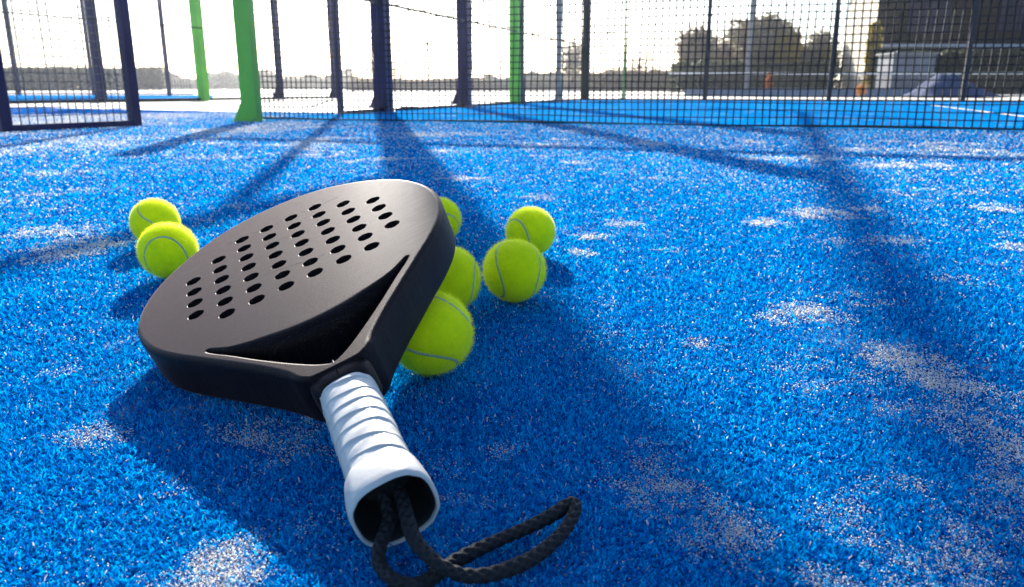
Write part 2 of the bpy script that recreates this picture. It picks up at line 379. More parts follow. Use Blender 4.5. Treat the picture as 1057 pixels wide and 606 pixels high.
def racket_mat():
    m, nt, b, out = newmat('satin_carbon')
    tc = nd(nt, 'ShaderNodeTexCoord')
    n1 = nd(nt, 'ShaderNodeTexNoise'); n1.inputs['Scale'].default_value = 14; n1.inputs['Detail'].default_value = 6; n1.inputs['Roughness'].default_value = .65
    n2 = nd(nt, 'ShaderNodeTexNoise'); n2.inputs['Scale'].default_value = 1400; n2.inputs['Detail'].default_value = 2
    mp = nd(nt, 'ShaderNodeMapping'); mp.inputs['Scale'].default_value = (1, 26, 1); mp.inputs['Rotation'].default_value = (0, 0, .5)
    n3 = nd(nt, 'ShaderNodeTexNoise'); n3.inputs['Scale'].default_value = 30; n3.inputs['Detail'].default_value = 3
    for n in (n1, n2): nt.links.new(tc.outputs['Object'], n.inputs['Vector'])
    nt.links.new(tc.outputs['Object'], mp.inputs['Vector']); nt.links.new(mp.outputs[0], n3.inputs['Vector'])
    cr = nd(nt, 'ShaderNodeValToRGB'); cr.color_ramp.elements[0].color = (.004, .0028, .0042, 1); cr.color_ramp.elements[1].color = (.010, .0068, .0072, 1)
    cr.color_ramp.elements[0].position = .3; cr.color_ramp.elements[1].position = .7
    nt.links.new(n1.outputs['Fac'], cr.inputs['Fac'])
    # fine dust and scuffs
    n4 = nd(nt, 'ShaderNodeTexNoise'); n4.inputs['Scale'].default_value = 900; n4.inputs['Detail'].default_value = 3; nt.links.new(tc.outputs['Object'], n4.inputs['Vector'])
    mp5 = nd(nt, 'ShaderNodeMapping'); mp5.inputs['Scale'].default_value = (2, 60, 1); mp5.inputs['Rotation'].default_value = (0, 0, -.35); nt.links.new(tc.outputs['Object'], mp5.inputs['Vector'])
    n5 = nd(nt, 'ShaderNodeTexNoise'); n5.inputs['Scale'].default_value = 22; n5.inputs['Detail'].default_value = 5; nt.links.new(mp5.outputs[0], n5.inputs['Vector'])
    dm = nd(nt, 'ShaderNodeMath', operation='MULTIPLY'); nt.links.new(n4.outputs['Fac'], dm.inputs[0]); nt.links.new(n5.outputs['Fac'], dm.inputs[1])
    dr = nd(nt, 'ShaderNodeMapRange'); dr.inputs[1].default_value = .27; dr.inputs[2].default_value = .40; dr.inputs[4].default_value = .10; nt.links.new(dm.outputs[0], dr.inputs[0])
    dx = nd(nt, 'ShaderNodeMix', data_type='RGBA'); dx.inputs[7].default_value = (.17, .14, .13, 1); nt.links.new(dr.outputs[0], dx.inputs[0]); nt.links.new(cr.outputs['Color'], dx.inputs[6])
    nt.links.new(dx.outputs[2], b.inputs['Base Color'])
    mr = nd(nt, 'ShaderNodeMapRange'); mr.inputs[3].default_value = .34; mr.inputs[4].default_value = .60
    nt.links.new(n3.outputs['Fac'], mr.inputs[0]); nt.links.new(mr.outputs[0], b.inputs['Roughness'])
    b.inputs['Specular IOR Level'].default_value = .10; b.inputs['Specular Tint'].default_value = (1, .62, .5, 1)
    b.inputs['Sheen Weight'].default_value = .11; b.inputs['Sheen Roughness'].default_value = .3; b.inputs['Sheen Tint'].default_value = (1, .56, .40, 1)
    bp = nd(nt, 'ShaderNodeBump'); bp.inputs['Strength'].default_value = .35; bp.inputs['Distance'].default_value = .0004
    nt.links.new(n2.outputs['Fac'], bp.inputs['Height']); nt.links.new(bp.outputs['Normal'], b.inputs['Normal'])
    return m
RKM = racket_mat(); me2.materials.clear(); me2.materials.append(RKM); frame.parent = rk
SCM = mat('scored_groove', (.002, .002, .002), .8)
for a_, b_ in (((-.050, .0905), (.062, .0835)), ((-.046, -.013), (.046, -.039)), ((-.020, .046), (.004, .041))):
    b = MB(); n_ = 14; w2 = .00016
    for k in range(n_):
        t0, t1 = k/n_, (k+.82)/n_
        p0 = (a_[0]+(b_[0]-a_[0])*t0, a_[1]+(b_[1]-a_[1])*t0); p1 = (a_[0]+(b_[0]-a_[0])*t1, a_[1]+(b_[1]-a_[1])*t1)
        if any(min((p0[0]-h[0])**2+(p0[1]-h[1])**2, (p1[0]-h[0])**2+(p1[1]-h[1])**2, ((p0[0]+p1[0])/2-h[0])**2+((p0[1]+p1[1])/2-h[1])**2) < .0078**2 for h in holes): continue
        b.box((p0[0], min(p0[1], p1[1])-w2, -.0001), (p1[0], min(p0[1], p1[1])+w2, .00006))
    if b.v: b.build('scored_line', SCM, rk)
# neck collar: from the joined arms down to the grip
def ring(y, w_, h_, zc, k=48, p=2.6, flat=0):
    out = []
    for j in range(k):
        a = 2*PI*j/k; c, s_ = math.cos(a), math.sin(a)
        out.append((math.copysign(abs(c)**(2/p), c)*w_/2*.001, y*.001, zc*.001+math.copysign(abs(s_)**(2/p), s_)*h_/2*.001))
    return out
zc = -TK*500
b = MB(); b.loft([ring(-194, 30, 24, zc, p=4), ring(-202, 40, 34, zc, p=4), ring(-208, 41.5, 36, zc, p=4), ring(-215, 39.5, 35.5, zc, p=3.2), ring(-220, 37, 34.4, zc, p=2.9), ring(-223, 33, 31, zc, p=2.6), ring(-232, 30, 28, zc, p=2.4)])
b.build('neck', RKM, rk, True)
# crease seam running down the neck top
b = MB(); b.tube([(0, -.2005, -.0002), (.0001, -.2045, -.0004), (0, -.208, -.0011), (0, -.2165, -.0017)], .00045, 6); b.build('mould_seam', RKM, rk, True)
# white overgrip wound in a spiral, one continuous tube with raised overlaps
def octa(a, w_, h_):
    # rounded octagon radius factor
    c = math.cos(a); s_ = math.sin(a); p = 2.7
    r = 1/((abs(c)/(w_/2))**p+(abs(s_)/(h_/2))**p)**(1/p)
    r2 = min(r, (w_+h_)/4*1.075/max(.001, abs(math.cos((a % (PI/2))-PI/4))))
    return r2
rings = []; K = 96; pitch = 12.6
ys = np.arange(-219, -318.01, -.6)
for y in ys:
    rg = []
    base_w = 35.5+ (0 if y > -300 else 2.0*((-300-y)/18)); base_h = 33+(0 if y > -300 else 2.0*((-300-y)/18))
    for j in range(K):
        a = 2*PI*j/K
        ph = ((-y)/pitch + (a-.4)/(2*PI)+ .3*math.sin(a*2+y*.05)/4+.06*math.sin(y*.11)) % 1.0
        ridge = -.2+(.75+.25*math.sin(y*.23+2*a))*ph**(.75+.3*math.sin(y*.31+a))
        if ph > .93: ridge = -.2+.75*(1-(ph-.93)/.07)
        wr = .3*math.sin(y*.45+a*3)*math.sin(a*2+y*.13)
        r = octa(a, base_w, base_h)+ridge+wr*.6
        rg.append((r*math.cos(a)*.001, y*.001, zc*.001+r*math.sin(a)*.001))
    rings.append(rg)
b = MB(); b.loft(rings, True, False)
def grip_mat(name, col):
    m, nt, b_, out = newmat(name); tc = nd(nt, 'ShaderNodeTexCoord')
    n = nd(nt, 'ShaderNodeTexNoise'); n.inputs['Scale'].default_value = 55; n.inputs['Detail'].default_value = 5
    n2 = nd(nt, 'ShaderNodeTexNoise'); n2.inputs['Scale'].default_value = 260; n2.inputs['Detail'].default_value = 3
    nt.links.new(tc.outputs['Object'], n.inputs['Vector']); nt.links.new(tc.outputs['Object'], n2.inputs['Vector'])
    cr = nd(nt, 'ShaderNodeValToRGB'); cr.color_ramp.elements[0].color = (*[c*.86 for c in col], 1); cr.color_ramp.elements[1].color = (*col, 1)
    nt.links.new(n.outputs['Fac'], cr.inputs['Fac']); nt.links.new(cr.outputs['Color'], b_.inputs['Base Color'])
    b_.inputs['Roughness'].default_value = .42; b_.inputs['Subsurface Weight'].default_value = .15; b_.inputs['Subsurface Radius'].default_value = (.003, .003, .003); b_.inputs['Subsurface Scale'].default_value = .5
    bp = nd(nt, 'ShaderNodeBump'); bp.inputs['Strength'].default_value = .25; bp.inputs['Distance'].default_value = .0006
    nt.links.new(n2.outputs['Fac'], bp.inputs['Height']); nt.links.new(bp.outputs['Normal'], b_.inputs['Normal'])
    return m
WG = grip_mat('white_overgrip', (.56, .52, .465))
b.build('grip', WG, rk, True)
# flared butt with hollow end
def octring(y, w_, h_, k=64, add=0):
    return [((octa(2*PI*j/k, w_, h_)+add)*math.cos(2*PI*j/k)*.001, y*.001, zc*.001+(octa(2*PI*j/k, w_, h_)+add)*math.sin(2*PI*j/k)*.001) for j in range(k)]
prof = [(-306, 37.5, 35), (-309, 39.6, 37.4), (-312, 41, 38.8), (-316, 42.2, 40), (-320, 43.3, 41), (-326, 44.4, 42), (-330.5, 44.6, 42.2), (-332.6, 44, 41.6), (-333.6, 42.9, 40.4), (-334, 41.6, 39.2), (-333.8, 40.6, 38.4), (-332.8, 40.1, 37.8), (-331.3, 40, 37.7)]
b = MB(); b.loft([octring(y, w_, h_) for y, w_, h_ in prof], False, False)
cap = b.build('butt_cap', grip_mat('white_butt', (.56, .52, .465)), rk, True)
BLKR = mat('black_rubber', (.006, .006, .007), .7)
b = MB(); b.loft([octring(-331.5, 40.05, 37.75), octring(-332.0, 39.4, 37.1), octring(-331.6, 38.6, 36.3), octring(-326, 37.8, 35.6), octring(-302, 33, 31), octring(-300, 32, 30)], False, True)
b.build('butt_lining', BLKR, rk, True)
# wrist cord: braided loop, out of the butt and over the turf
rkw = rk.matrix_world.copy(); rinv = rkw.inverted()
def wl(v): return rinv @ Vector(v)
CZ = .0085
def cp(x, y, z=CZ): return wl(at(x, y, z))
inside1 = Vector((-.003, -.318, zc*.001+.002)); inside2 = Vector((.005, -.318, zc*.001+.001))
m1 = cp(398, 548, .016); 
path = [inside1, Vector((-.0045, -.331, zc*.001-.004)), cp(392, 566, .012), cp(393, 584), cp(406, 598), cp(426, 604, .0075), cp(441, 599, .0065), cp(453, 590, .0055), cp(466, 582, .0065), cp(488, 570), cp(516, 557, .009), cp(546, 544, .010), cp(573, 530, .012),
        cp(588, 520, .013), cp(594, 525, .013), cp(583, 547, .011), cp(559, 570), cp(536, 583), cp(506, 593), cp(479, 594, .009), cp(457, 585, .0145), cp(441, 572, .017), cp(426, 553, .019), Vector((.005, -.329, zc*.001+.0)), inside2]
pts = catmull(path, 26, False)
# resample evenly
def resample(pts, step):
    out = [pts[0]]; acc = 0
    for a, b_ in zip(pts, pts[1:]):
        L = (b_-a).length; t = step-acc
        while t <= L: out.append(a+(b_-a)*(t/L)); t += step
        acc = (acc+L) % step if L else acc
        acc = L-(t-step)
    return out
pts = resample(pts, .0007)
vs_, fs_ = [], []; K = 28; prev = None; NP = len(pts)
for i, p in enumerate(pts):
    d = (pts[min(i+1, NP-1)]-pts[max(i-1, 0)]).normalized()
    r = d.cross(Vector((0, 0, 1))) if prev is None else prev-d*prev.dot(d)
    r.normalize(); prev = r; u = d.cross(r); s_ = i*.0007
    for j in range(K):
        a = 2*PI*j/K
        # diamond braid of two counter-wound sets
        e1 = math.sin(4*a+s_*2*PI/.0062*1.0); e2 = math.sin(4*a-s_*2*PI/.0062)
        R = .0028+.0009*max(e1*(1 if math.sin(s_*2*PI/.0062) > 0 else .6), e2)+.0002*math.sin(s_*90)
        vs_.append(tuple(p+(r*math.cos(a)+u*math.sin(a))*R))
for i in range(NP-1):
    for j in range(K): fs_.append((i*K+j, i*K+(j+1) % K, (i+1)*K+(j+1) % K, (i+1)*K+j))
b = MB(); b.v = vs_; b.f = fs_
b.build('wrist_cord', mat('black_braided_cord', (.010, .009, .010), .75, spec=.35, var=.3, scale=900), rk, True)

# ------------------------------------------------------------------ balls
def felt_mat():
    m, nt, b, out = newmat('yellow_felt'); tc = nd(nt, 'ShaderNodeTexCoord')
    n = nd(nt, 'ShaderNodeTexNoise'); n.inputs['Scale'].default_value = 60; n.inputs['Detail'].default_value = 6; n.inputs['Roughness'].default_value = .7
    nt.links.new(tc.outputs['Object'], n.inputs['Vector'])
    cr = nd(nt, 'ShaderNodeValToRGB'); cr.color_ramp.elements[0].color = (.72, .76, .002, 1); cr.color_ramp.elements[1].color = (.88, .88, .003, 1)
    cr.color_ramp.elements[0].position = .35; cr.color_ramp.elements[1].position = .65
    nt.links.new(n.outputs['Fac'], cr.inputs['Fac']); nt.links.new(cr.outputs['Color'], b.inputs['Base Color'])
    b.inputs['Roughness'].default_value = .9; b.inputs['Specular IOR Level'].default_value = .15
    b.inputs['Sheen Weight'].default_value = .6; b.inputs['Sheen Tint'].default_value = (.9, 1, .2, 1)
    b.inputs['Subsurface Weight'].default_value = .9; b.inputs['Subsurface Radius'].default_value = (.04, .04, .008); b.inputs['Subsurface Scale'].default_value = 1
    n2 = nd(nt, 'ShaderNodeTexNoise'); n2.inputs['Scale'].default_value = 500; n2.inputs['Detail'].default_value = 5
    nt.links.new(tc.outputs['Object'], n2.inputs['Vector'])
    bp = nd(nt, 'ShaderNodeBump'); bp.inputs['Strength'].default_value = .6; bp.inputs['Distance'].default_value = .0008
    nt.links.new(n2.outputs['Fac'], bp.inputs['Height']); nt.links.new(bp.outputs['Normal'], b.inputs['Normal'])
    return m
def fuzz_mat():
    m, nt, b, out = newmat('felt_fibre'); b.inputs['Base Color'].default_value = (.72, .84, .01, 1); b.inputs['Roughness'].default_value = .7
    tr = nd(nt, 'ShaderNodeBsdfTranslucent'); tr.inputs['Color'].default_value = (.9, .95, .03, 1)
    ms = nd(nt, 'ShaderNodeMixShader'); ms.inputs[0].default_value = .6
    nt.links.new(b.outputs[0], ms.inputs[1]); nt.links.new(tr.outputs[0], ms.inputs[2]); nt.links.new(ms.outputs[0], out.inputs['Surface']); return m
FELT = felt_mat(); FUZZ = fuzz_mat(); SEAM = mat('grey_seam', (.36, .42, .26), .8, var=.1)
BR = .0332
seam_pts = []
for i in range(220):
    t = 2*PI*i/220; p = Vector((.75*math.cos(t)+.25*math.cos(3*t), .75*math.sin(t)-.25*math.sin(3*t), 2*math.sqrt(.1875)*math.sin(2*t))); seam_pts.append(p.normalized())
def make_ball_mesh():
    bm = bmesh.new(); bmesh.ops.create_icosphere(bm, subdivisions=5, radius=BR)
    sp = np.array([tuple(p) for p in seam_pts])
    for v in bm.verts:                                   # felt dips into the seam groove
        n = v.co.normalized(); dd = np.min(np.linalg.norm(sp-np.array(n), axis=1))*BR
        v.co = n*(BR-.0007*max(0, 1-dd/.0024))
    me = bpy.data.meshes.new('tennis_ball'); bm.to_mesh(me); bm.free()
    me.materials.append(FELT); me.materials.append(FUZZ)
    me.polygons.foreach_set('use_smooth', [True]*len(me.polygons))
    # felt fibres joined to the same mesh
    n = 14000; d = rng.normal(size=(n, 3)); d /= np.linalg.norm(d, axis=1)[:, None]
    dmin = np.array([np.min(np.linalg.norm(sp-q, axis=1)) for q in d])*BR
    d = d[dmin > .0016]; n = len(d)
    tn = np.cross(d, rng.normal(size=(n, 3))); tn /= np.linalg.norm(tn, axis=1)[:, None]
    side = np.cross(d, tn); L = (.0012+.0034*rng.random(n)**2.2)[:, None]; wv = .00008
    p0 = d*BR*.995; p1 = p0+d*L*.6+tn*L*.35; p2 = p0+d*L*.85+tn*L*1.0
    V_ = np.stack([p0-side*wv, p0+side*wv, p1+side*wv*.8, p1-side*wv*.8, p2], 1).reshape(-1, 3)
    base = len(me.vertices); bm = bmesh.new(); bm.from_mesh(me)
    vv = [bm.verts.new(q) for q in V_]
    for i in range(n):
        k = i*5
        f1 = bm.faces.new((vv[k], vv[k+1], vv[k+2], vv[k+3])); f2 = bm.faces.new((vv[k+3], vv[k+2], vv[k+4])); f1.material_index = 1; f2.material_index = 1
    bm.to_mesh(me); bm.free(); return me
ball_me = make_ball_mesh()
b = MB()
for i, p in enumerate(seam_pts):
    q = seam_pts[(i+1) % 220]; o_ = seam_pts[i-1]; T = (q-o_).normalized(); S = T.cross(p).normalized(); R = BR+.0001-.0004
    for s_, rr in ((-1.6, -.0008), (-1.2, .0), (1.2, .0), (1.6, -.0008)): b.v.append(tuple(p*(R+rr)+S*(s_*.001)))
for i in range(220):
    for k in range(3):
        a = i*4+k; c = ((i+1) % 220)*4+k; b.f.append((a, a+1, c+1, c))
me = bpy.data.meshes.new('seam'); me.from_pydata(b.v, [], b.f); me.materials.append(SEAM); me.polygons.foreach_set('use_smooth', [True]*len(me.polygons))
balls = [((160, 229), (-0.97, 0.132, 1.857), 'yellow tennis ball at far left, partly hidden behind another ball'),
         ((173.5, 258.5), (3.025, 2.77, 1.034), 'yellow tennis ball with arched seam touching the far edge of the racket'),
         ((531, 279), (2.583, 0.464, 0.874), 'front ball of the pair right of the racket, with two upright seams'),
         ((547.5, 239), (-0.345, 0.245, 3.028), 'rear ball of the pair right of the racket'),
         ((452.5, 227), (3.373, -0.673, 1.109), 'yellow ball mostly hidden behind the top edge of the racket head'),
         ((462.5, 288), (2.615, -0.903, 2.801), 'yellow ball beside the racket rim, middle of the three there'),
         ((445, 343.5), (-1.347, -2.971, -1.862), 'large looking yellow ball under the racket throat, nearest the camera')]
BZ = BR+.0035
for i, ((x, y), rot, lab) in enumerate(balls):
    me_ = ball_me
    o = link('tennis_ball', me_, None); o.location = at(x, y, BZ); o.rotation_euler = rot
    tag(o, lab, 'ball', 'yellow tennis balls on the turf')
    s_ = bpy.data.objects.new('seam', me); C.objects.link(s_); s_.parent = o

# ------------------------------------------------------------------ court structure
def post(par, p, w_, h, m, name='post', foot=0, ang=A21, d_=None):
    """square post with an optional wedge foot on its outer side"""
    b = MB(); c, s_ = math.cos(-ang), math.sin(-ang); d_ = d_ or w_
    def loc(x, y, z): return (p[0]+x*c-y*s_, p[1]+x*s_+y*c, z)
    r0 = [loc(-w_/2, -d_/2, 0), loc(w_/2, -d_/2, 0), loc(w_/2, d_/2, 0), loc(-w_/2, d_/2, 0)]
    r1 = [(q[0], q[1], h) for q in r0]; b.loft([r0, r1])
    o = b.build(name, m, par)
    if foot:
        f_ = MB(); t = foot
        # wedge gusset
        A = [loc(-w_/2-t, -d_/2+.004, .012), loc(-w_/2, -d_/2+.004, .012), loc(-w_/2, -d_/2+.004, t*2.3)]
        B = [loc(-w_/2-t, d_/2-.004, .012), loc(-w_/2, d_/2-.004, .012), loc(-w_/2, d_/2-.004, t*2.3)]
        n = len(f_.v); f_.v += A+B; f_.f += [(n, n+1, n+2), (n+5, n+4, n+3), (n, n+2, n+5, n+3), (n, n+3, n+4, n+1), (n+1, n+4, n+5, n+2)]
        q = [loc(-w_/2-t-.01, -d_/2-.015, 0), loc(w_/2+.015, -d_/2-.015, 0), loc(w_/2+.015, d_/2+.015, 0), loc(-w_/2-t-.01, d_/2+.015, 0)]
        f_.loft([q, [(a, b_, .011) for a, b_, _ in q]])
        f_.build('foot', m, o)
        for bx_ in (-w_/2-t+.008, w_/2-.012):
            for by_ in (-d_/2-.006, d_/2+.006):
                k_ = MB(); c_ = loc(bx_, by_, 0); k_.tube([(c_[0], c_[1], .010), (c_[0], c_[1], .020)], .008, 6); k_.build('bolt', STEEL, o)
    return o
# side fence running away, pillars with wedge feet
sf = empty('side_fence', (0, 0, 0)); tag(sf, 'navy steel side fence of the court with thick footed pillars, running away', 'fence')
sf.location = (0, 0, 0)
for x, wd, ft, m, hh, dv in ((352, .045, 0, NAVY, 2.33, 0), (397, .135, .08, NAVY, 3.15, 0), (480, .135, .10, NAVY, 3.15, 0), (531.5, .13, .0, GREENP, 3.15, -.02), (538.5, .06, 0, NAVY, 3.15, .02)):
    post(sf, uv(on_v(x, VL+dv), VL+dv), wd, hh, m, foot=ft)
b = MB(); b.bar(uv(UE, VL, .02), uv(UL, VL, .02), .04, .035); b.build('bottom_rail', BLACKP, sf)
b = MB(); b.bar(uv(UE+.03, VL+.03, 1.0), uv(UL, VL+.03, 1.0), .02, .022); b.build('mid_rail', BLACKP, sf)
b = MB(); b.bar(uv(UE-.02, VL, 3.2), uv(UL, VL, 3.2), .06, .05); b.build('top_rail', NAVY, sf)
b = MB(); b.bar(uv(2.0, VL, 2.3), uv(on_v(397, VL)-.07, VL, 2.3), .05); b.build('header_rail', NAVY, sf)
# back fence
bf = empty('back_fence', (0, 0, 0)); tag(bf, 'black steel back fence with thin posts at the end of the court', 'fence')
for v, wd in ((VL+.06, .13), (on_u(727, UL), .065), (on_u(855, UL), .07), (on_u(993, UL), .07), (5.1, .07), (7.2, .07), (8.9, .12)):
    p = uv(UL, v); o = post(bf, p, wd, 3.95, BLACKP)
    if wd < .08:
        for z in (.45, 1.45, 2.5):
            b = MB(); b.box((p.x-.05, p.y-.04, z), (p.x+.05, p.y-.02, z+.03)); b.build('bracket', BLACKP, o)
b = MB(); b.bar(uv(UL, VL+.1, .018), uv(UL, 8.9, .018), .05, .036); b.build('bottom_rail', BLACKP, bf)
b = MB(); b.bar(uv(UL, VL+.1, 3.9), uv(UL, 8.9, 3.9), .06); b.build('top_rail', BLACKP, bf)
# right side fence, out of the frame to the right but shading the court
# gate frame at the left
gt = empty('gate', (0, 0, 0)); tag(gt, 'navy framed wire mesh gate panel standing open at the left edge', 'gate')
g0 = at(5, 137); g1 = at(140, 130.5)
gd = (g1-g0).normalized()
def gp(t, z): return g0+gd*t+Vector((0, 0, z))
GL = (g1-g0).length
b = MB(); b.bar(gp(0, 0), gp(0, 2.0), .055, rot=math.atan2(gd.y, gd.x)); b.bar(gp(GL, 0), gp(GL, 2.0), .055, rot=math.atan2(gd.y, gd.x)); b.bar(gp(.029, .02), gp(GL-.029, .02), .04, .036); b.bar(gp(.029, 1.98), gp(GL-.029, 1.98), .04)
b.build('gate_frame', NAVY, gt)
b = MB()
n = int(GL/.045)
for i in range(1, n): b.bar(gp(i*GL/n, .035), gp(i*GL/n, 1.96), .0045)
for i in range(1, 43): b.bar(gp(.03, .035+i*.045)+V*.0, gp(GL-.03, .035+i*.045), .0045)
b.build('wire_mesh', DSTEEL, gt)
gt2 = empty('side_panel', (0, 0, 0)); tag(gt2, 'wire mesh panel outside the frame continuing the side line', 'fence')
bpy.data.objects.remove(gt2)

# net with its green posts
def net(name, u, v0, v1, hgt_, lab, cell=.04, r=.0062, sagf=1):
    e = empty(name, (0, 0, 0)); tag(e, lab, 'net')
    b = MB(); nn = int((v1-v0)/cell); top = hgt_-.065
    def P(v, z):
        # slack bottom edge and slightly wavy cords
        t = (v-v0)/(v1-v0); wob = .012*math.sin(v*2.3)+.008*math.sin(v*5.1+z*4)
        return uv(u+wob*(1-z/hgt_), v, z)
    zb = .02
    rows = int((top-zb)/cell)
    for i in range(nn+1):
        v = v0+i*cell; lst = [P(v+.004*math.sin(k*1.7+i*.3), zb+(top-zb)*k/4) for k in range(5)]
        for a, c in zip(lst, lst[1:]): b.bar(a, c, r, caps=False)
    seg = 24
    for k in range(rows+1):
        z = zb+(top-zb)*k/rows
        for s_ in range(seg):
            a = v0+(v1-v0)*s_/seg; c = v0+(v1-v0)*(s_+1)/seg
            b.bar(P(a, z+.004*math.sin(k+a*3)), P(c, z+.004*math.sin(k+c*3)), r, caps=False)
    b.build('net_mesh', NETM, e)
    b = MB(); b.tube([P(v0+(v1-v0)*i/60, zb-.004) for i in range(61)], .0055, 6); b.build('bottom_cord', NETM, e)
    b = MB(); b.loft([[tuple(P(v, top-.0)+U*-.006), tuple(P(v, top)+U*.006), tuple(P(v, hgt_)+U*.006), tuple(P(v, hgt_)+U*-.006)] for v in np.linspace(v0, v1, 12)]); b.build('top_tape', TAPE, e)
    return e
net('padel_net', UN, VL+.04, VL+9.96, .90, 'black padel net with square mesh stretched across the court')
np_ = post(None, at(261, 125.5), .105, 1.05, GREENP, 'net_post', foot=.06, ang=.1); tag(np_, 'thick bright green post with wedge foot at the left end of the net', 'post')
np_.data.transform(Matrix.Identity(4))
for v in np_.data.vertices:
    if v.co.z > .5: v.co.z = 1.17

# neighbouring court fence line (left, farther)
nf = empty('neighbour_fence', (0, 0, 0)); tag(nf, 'farther fence of the neighbouring court at left with navy and green pillars', 'fence')
def lerp(a, b_, t): return a+(b_-a)*t
na = at(-60, 109); nb = at(350, 101.7)
for x, y, w_, m, ft in ((106, 105.4, .115, NAVY, .08), (211, 104.2, .15, GREENP, 0), (290, 102.8, .11, NAVY, .12), (346, 101.8, .075, NAVY, .12)):
    post(nf, at(x, y), w_, 3.0, m, foot=ft)
p_ = at(216, 104.2)
b = MB(); b.bar(na+Vector((0, 0, .03)), nb+Vector((0, 0, .03)), .05, .05); b.build('bottom_rail', BLACKP, nf)
b = MB(); b.bar(Vector((na.x, na.y, 1.26)), Vector((p_.x, p_.y, 1.26)), .016, .02); b.build('mid_rail', BLACKP, nf)
b = MB(); b.bar(Vector((na.x, na.y, 3.03)), Vector((nb.x, nb.y, 3.03)), .07); b.build('top_rail', NAVY, nf)
# distant fence of the neighbouring court
ff = empty('distant_fence', (0, 0, 0)); tag(ff, 'distant thin post fence behind the neighbouring court, leftmost and farthest', 'fence')
for x, yb, w_ in ((20, 98, .09), (97, 98.2, .09), (175, 98.8, .10)):
    post(ff, at(x, yb), w_, 3.6, NAVY)
a_ = at(-40, 97.8); b_ = at(200, 98.8)
b = MB(); b.bar(a_+Vector((0, 0, .05)), b_+Vector((0, 0, .05)), .04); b.bar(a_+Vector((0, 0, 3.5)), b_+Vector((0, 0, 3.5)), .06)
b.build('rail', DSTEEL, ff)
b = MB(); n = 90
for i in range(n): q = lerp(a_, b_, i/n); b.bar(q, q+Vector((0, 0, 3.5)), .012, caps=False)
for z in np.arange(.3, 3.5, .3): b.bar(a_+Vector((0, 0, z)), b_+Vector((0, 0, z)), .010, caps=False)
b.build('wire_mesh', DSTEEL, ff)
# second court farther right: net with white tape
def farnet():
    e = empty('far_net', (0, 0, 0)); tag(e, 'far dark net with a white top tape in front of the trees and building', 'net')
    a = far(690, 26); c = far(1090, 24); z0 = hgt(76, 26)
    b = MB(); b.bar(a+Vector((0, 0, z0)), c+Vector((0, 0, z0-.02)), .02, .06); b.build('top_tape', TAPE, e)
    b = MB()
    for i in range(260): q = lerp(a, c, i/260); b.bar(q+Vector((0, 0, .05)), q+Vector((0, 0, z0-.03)), .006, caps=False)
    for z in np.arange(.05, z0-.03, .045): b.bar(a+Vector((0, 0, z)), c+Vector((0, 0, z)), .006, caps=False)
    b.build('net_mesh', NETM, e)
farnet()

# poles
def pole(x, d, wd, h, m, lab, arm=False, yb=None):
    p = far(x, d); b = MB(); b.tube([(0, 0, 0), (0, 0, .25), (0, 0, h)], [wd*.75, wd*.55, wd*.45], 12)
    o = b.build('lamp_pole', m); o.location = p; tag(o, lab, 'pole')
    b = MB(); b.tube([(0, 0, 0), (0, 0, .04)], wd*1.3, 12); b.build('base_flange', m, o)
    if arm:
        b = MB(); b.bar((-.6, 0, h-.1), (.6, 0, h-.1), .06); b.build('cross_arm', m, o)
        for sx in (-.45, .45): b = MB(); b.box((sx-.15, -.12, h-.32), (sx+.15, .12, h-.14)); b.build('floodlight', m, o)
    return o
pole(576.5, 14.5, .09, 7, STEEL, 'pale grey lamp pole between the green pillar and the black corner post', True)
pole(771, 32, .2, 12, STEEL, 'thick grey lamp pole rising out of the round tree', True)
pole(643.5, 17, .045, 6, mat('pale_green_paint', (.08, .22, .07), .5), 'thin green pole just right of the black corner post', True)

# ------------------------------------------------------------------ vegetation
def foliage_mat(name, col, col2):
    m, nt, b, out = newmat(name); at_ = nd(nt, 'ShaderNodeAttribute', attribute_name='rnd')
    mx = nd(nt, 'ShaderNodeMix', data_type='RGBA'); mx.inputs[6].default_value = (*col, 1); mx.inputs[7].default_value = (*col2, 1)
    nt.links.new(at_.outputs['Fac'], mx.inputs[0]); nt.links.new(mx.outputs[2], b.inputs['Base Color']); b.inputs['Roughness'].default_value = .7
    tr = nd(nt, 'ShaderNodeBsdfTranslucent'); nt.links.new(mx.outputs[2], tr.inputs['Color'])
    ms = nd(nt, 'ShaderNodeMixShader'); ms.inputs[0].default_value = .3
    nt.links.new(b.outputs[0], ms.inputs[1]); nt.links.new(tr.outputs[0], ms.inputs[2]); nt.links.new(ms.outputs[0], out.inputs['Surface']); return m
FG = foliage_mat('olive_leaves', (.15, .12, .075), (.30, .24, .15))
FGR = foliage_mat('greybrown_leaves', (.20, .15, .105), (.36, .28, .19))
FY = foliage_mat('yellow_leaves', (.25, .18, .03), (.42, .30, .05))
FP = foliage_mat('pale_leaves', (.17, .15, .11), (.26, .23, .17))
FD = foliage_mat('hedge_leaves', (.03, .04, .018), (.06, .07, .03))
BARK = mat('bark', (.07, .05, .04), .9, scale=12, bump=.6)
